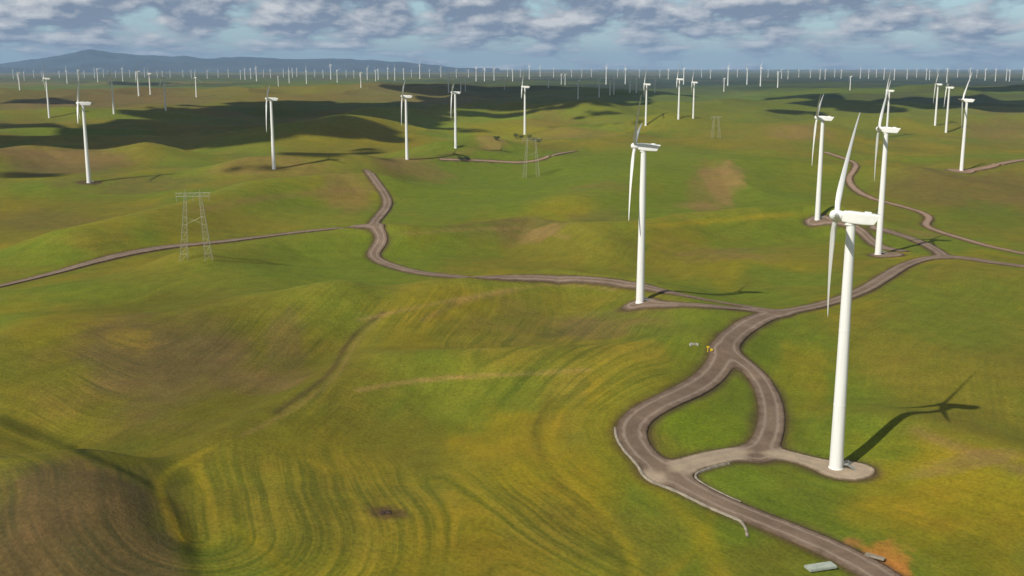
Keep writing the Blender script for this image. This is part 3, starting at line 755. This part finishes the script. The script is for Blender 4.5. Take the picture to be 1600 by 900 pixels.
def mound(bm):
    bmesh.ops.create_icosphere(bm, subdivisions=3, radius=1)
    for v in bm.verts:
        n_ = 1+.35*math.sin(v.co.x*5+1)*math.cos(v.co.y*4)
        v.co = Vector((v.co.x*1.6*n_, v.co.y*1.1*n_, v.co.z*.5*n_))
ondirt('dirt_mound', 602, 801, mound, M['dirt'], 'small dark heap of bare earth in the striped grass at lower centre', 'dirt mound', .2, 0)
def crown_bm(bm, r, h, seed, n=520):
    rs = random.Random(seed); cl = [(Vector((rs.uniform(-.6,.6)*r, rs.uniform(-.6,.6)*r, h*.62+rs.uniform(-.3,.35)*h)), rs.uniform(.3,.55)*r) for _ in range(9)]
    for _ in range(n):
        c, q = rs.choice(cl); d = Vector((rs.gauss(0,1), rs.gauss(0,1), rs.gauss(0,.8))).normalized()*q*rs.uniform(.5,1.1)
        p = c+d; s = rs.uniform(.18,.45); a = Vector((rs.uniform(-1,1), rs.uniform(-1,1), rs.uniform(-1,1))).normalized(); b = a.orthogonal().normalized(); c2 = a.cross(b)
        vs = [bm.verts.new(p+b*s), bm.verts.new(p+c2*s), bm.verts.new(p-b*s), bm.verts.new(p-c2*s)]; bm.faces.new(vs)
def tree(px, py, r, h, seed, lab, group):
    p = hit(px, py); root = empty('shrub_tree', (p[0], p[1], p[2])); tag(root, lab, 'tree', group)
    bm = bmesh.new(); add_bar(bm, (0,0,-.5), (.2,.1,h*.5), .28, 7, .14)
    for k in range(4):
        a_ = k*1.6+seed; add_bar(bm, (.2,.1,h*.4), (math.cos(a_)*r*.5, math.sin(a_)*r*.5, h*.72), .12, 5, .05)
    bmobj('trunk', bm, M['bark'], root); bm = bmesh.new(); crown_bm(bm, r, h, seed); bmobj('crown', bm, M['foliage'], root)
for i, (px_, py_, r, h, lab) in enumerate([(806,216,6,7,'dark bush left of the bush-foot turbine, first of its row'), (814,217,5,6,'dark bush touching the left side of the bush-foot turbine'), (827,219,6,8,'tallest dark bush just right of the bush-foot turbine'), (835,221,5.5,6,'middle dark bush right of the bush-foot turbine'), (843,222,5,5,'rightmost low dark bush of the row by the turbine'), (722,251,6,4.5,'low dark bush left of two on the slope below the green-hill turbine'), (731,250,5,4.5,'low dark bush right of two on the slope below the green-hill turbine'), (776,219,5,5,'single dark bush beside the pale patch left of the bush row')]):
    tree(px_, py_, r, h, i+3, lab, 'dark bushes in the middle distance')
# ------------------------------------------------------------------ mountains beyond the plain
def ridge_mesh(name, prof, dist, depth, m, lab, seed):
    pxs = np.array([p[0] for p in prof], float); pys = np.array([p[1] for p in prof], float)
    nx, nz = 260, 26; V = []
    gx = np.linspace(pxs[0], pxs[-1], nx); gy = np.interp(gx, pxs, pys)-(fbm(gx/46.0, gx*0+seed, seed, 4)-.5)*8*np.minimum(1, np.maximum(HORIZON+2-np.interp(gx, pxs, pys), 0)/10)
    for j in range(nz):
        t = j/(nz-1)
        for i in range(nx):
            e = ray(gx[i], HORIZON); d = dist+depth*(t-.5)
            H = max(0, (HORIZON-gy[i])/F*dist*1.0)+100
            prof_ = math.sin(math.pi*t)**1.1
            X_, Y_ = e[0]/e[1]*d, d
            n_ = float(0)
            V.append((X_, Y_, H*prof_))
    V = np.array(V); tt = np.repeat(np.linspace(0, 1, nz), nx)
    edge = np.tile(np.minimum(1, np.minimum(np.arange(nx), np.arange(nx)[::-1])/12), nz)
    rg = 1-np.abs(fbm(V[:,0]/2200, V[:,1]/2600, seed, 4)*2-1)
    V[:, 2] = V[:, 2]*(.93+.0*rg)-(1-rg)*230*np.sin(np.pi*np.minimum(tt*1.0,1))*np.minimum(1, V[:,2]/300)*np.where(tt<.48,1,.25)+15
    Fc = [(j*nx+i, j*nx+i+1, (j+1)*nx+i+1, (j+1)*nx+i) for j in range(nz-1) for i in range(nx-1)]
    o = mkobj(name, V, Fc, m, smooth_=True); tag(o, lab, 'hills', kind='structure'); return o
M['mountain'] = mat('wooded_mountain', (.040,.055,.060), .95, 0, .0012, .5)
ridge_mesh('hills', [(-260,100),(-100,95),(0,99),(40,93),(90,84),(145,77),(200,82),(260,86),(340,87),(400,88),(480,90),(560,92),(620,95),(660,99),(720,106),(780,112)], 26000, 7000, M['mountain'], 'long blue mountain ridge on the left horizon', 5)
ridge_mesh('hills', [(-260,103),(-60,100),(10,104),(90,110),(180,112)], 21000, 3000, M['mountain'], 'low dark foothill at the far left edge', 15)
# ------------------------------------------------------------------ clouds overhead (outside the view) that shade the land
SUN_EL = math.radians(42); sdir = Vector((math.sin(math.radians(45))*math.cos(SUN_EL), math.cos(math.radians(45))*math.cos(SUN_EL), -math.sin(SUN_EL)))
CLZ = 900.0
def cloud(shapes, seed):
    rs = random.Random(seed); bm = bmesh.new()
    for (px_, py_, rx, ry) in shapes:
        c0 = hit(px_, py_); far = hit(px_, max(py_-ry, 113)); near = hit(px_, py_+ry)
        a = rx*math.hypot(c0[0], c0[1])/F; b = abs(far[1]-near[1])/2; cy = (far[1]+near[1])/2; cx = c0[0]*cy/c0[1]
        k = (CLZ-c0[2])/(-sdir.z); ox, oy = cx-sdir.x*k, cy-sdir.y*k
        n = int(14+min(40, a*b/9000)); q0 = min(a, b)
        for i in range(n):
            th = rs.uniform(0, 2*math.pi); rr = math.sqrt(rs.uniform(0, 1))*.85
            X_ = ox+a*rr*math.cos(th)+b*rr*math.sin(th)*(cx/cy); Y_ = oy+b*rr*math.sin(th)
            q = q0*rs.uniform(.3, .6)
            r = bmesh.ops.create_icosphere(bm, subdivisions=2, radius=1)
            bmesh.ops.scale(bm, vec=(q*rs.uniform(1,1.5), q*rs.uniform(.9,1.3), min(q, 120)*.5), verts=r['verts'])
            for v in r['verts']: v.co *= 1+.16*math.sin(v.co.x*.03+i)*math.cos(v.co.y*.035+2*i)
            bmesh.ops.translate(bm, vec=(X_, Y_, CLZ+rs.uniform(0,40)), verts=r['verts'])
    o = bmobj('cloud', bm, M['cloud'], smooth_=True); tag(o, 'cloud above the hills', 'cloud', kind='structure')
cloud([(400,212,220,32),(480,172,150,14),(300,208,110,14),(300,215,180,24),(120,222,130,14),(560,170,120,12),(350,180,120,18),(20,196,60,6)], 1)
cloud([(690,172,110,7),(600,172,70,7),(860,172,110,5),(520,240,70,5)], 2)
cloud([(860,148,150,12),(800,158,150,9),(720,141,140,7),(860,166,130,8),(960,146,90,5)], 3)
cloud([(1360,167,140,12),(1490,163,130,8),(1570,163,70,4),(1230,176,50,4)], 4)
cloud([(1250,151,60,4),(1560,141,70,4)], 5)
cloud([(215,132,40,3),(40,160,60,4),(255,170,40,2)], 6)
cloud([(370,267,55,5),(20,275,30,4)], 7)
cloud([(930,182,40,4),(930,198,100,3),(690,203,60,2)], 8)
# ------------------------------------------------------------------ haze
bm = bmesh.new(); bmesh.ops.create_cube(bm, size=1)
bmesh.ops.scale(bm, vec=(140000, 54000, 760), verts=bm.verts); bmesh.ops.translate(bm, vec=(0, 54000/2-5000, 760/2-60), verts=bm.verts)
hm = bpy.data.materials.new('air'); hm.use_nodes = True; nt = hm.node_tree; nt.nodes.clear()
out = nt.nodes.new('ShaderNodeOutputMaterial'); pv = nt.nodes.new('ShaderNodeVolumePrincipled')
pv.inputs['Color'].default_value = (.45,.68,.98,1); pv.inputs['Density'].default_value = 3.0e-5; pv.inputs['Anisotropy'].default_value = .0
nt.links.new(pv.outputs[0], out.inputs['Volume'])
hz = bmobj('haze', bm, hm); tag(hz, kind='stuff')
# ------------------------------------------------------------------ light
sl = bpy.data.lights.new('sun', 'SUN'); sl.energy = 4.7; sl.angle = math.radians(.7); sl.color = (1, .95, .86)
so = bpy.data.objects.new('sun', sl); COL.objects.link(so); so.rotation_euler = sdir.to_track_quat('-Z', 'Y').to_euler()
w = bpy.data.worlds.new('World'); sc.world = w; w.use_nodes = True; nt = w.node_tree; nt.nodes.clear()
wo = N(nt, 'ShaderNodeOutputWorld'); bg = N(nt, 'ShaderNodeBackground'); bg.inputs['Strength'].default_value = .12
sky = N(nt, 'ShaderNodeTexSky', sky_type='NISHITA'); sky.sun_disc = False; sky.sun_elevation = SUN_EL
sky.sun_rotation = math.atan2(-sdir.x, -sdir.y); sky.altitude = 150; sky.dust_density = .6; sky.ozone_density = 1.5
tc = N(nt, 'ShaderNodeTexCoord'); sep = N(nt, 'ShaderNodeSeparateXYZ'); nt.links.new(tc.outputs['Generated'], sep.inputs[0])
X_, Y_, Z_ = sep.outputs
# a cloud deck: direction projected on a level sheet, softened near the horizon
zz = math_n(nt, 'ADD', math_n(nt, 'MAXIMUM', Z_, 0.0), .022)
vv = math_n(nt, 'MULTIPLY', math_n(nt, 'LOGARITHM', zz, math.e), 3.0)
kk = math_n(nt, 'ADD', math_n(nt, 'DIVIDE', .02, zz), 19.0)
cv = N(nt, 'ShaderNodeCombineXYZ'); nt.links.new(math_n(nt, 'MULTIPLY', X_, kk), cv.inputs[0]); nt.links.new(math_n(nt, 'MULTIPLY', Y_, 7.0), cv.inputs[1]); nt.links.new(vv, cv.inputs[2])
nA = noise(nt, cv.outputs[0], 1.0, 7, .52, .0)
cv2 = N(nt, 'ShaderNodeVectorMath', operation='ADD'); nt.links.new(cv.outputs[0], cv2.inputs[0]); cv2.inputs[1].default_value = (-.10, 0, .30)
nB = noise(nt, cv2.outputs[0], 1.0, 7, .52, .0)
cover = mrange(nt, Z_, .004, .036, -.085, .075)      # clearer just over the horizon
dens = mrange(nt, math_n(nt, 'ADD', nA, cover), .405, .525, 0, 1)
lit = mrange(nt, math_n(nt, 'SUBTRACT', nA, nB), -.05, .15, 0, 1)
ccol = mixc(nt, lit, (1.75,2.2,3.0), (5.9,5.95,6.0))
skyc = mixc(nt, .6, sky.outputs[0], (2.6,4.6,5.6))
skyc2 = mixc(nt, dens, skyc, ccol)
ov = N(nt, 'ShaderNodeVectorMath', operation='SCALE'); nt.links.new(skyc2, ov.inputs[0]); nt.links.new(mrange(nt, Z_, .08, .45, 1, .7), ov.inputs['Scale'])  # sky dimmed overhead, out of view, to deepen the shadows on the ground
nt.links.new(ov.outputs[0], bg.inputs['Color']); nt.links.new(bg.outputs[0], wo.inputs[0])
# ------------------------------------------------------------------ view
sc.view_settings.view_transform = 'Standard'; sc.view_settings.look = 'None'; sc.view_settings.exposure = 0.0; sc.view_settings.gamma = 1
sc.render.engine = 'CYCLES'; sc.render.resolution_x = 1024; sc.render.resolution_y = 576
sc.cycles.volume_bounces = 0; sc.cycles.max_bounces = 4
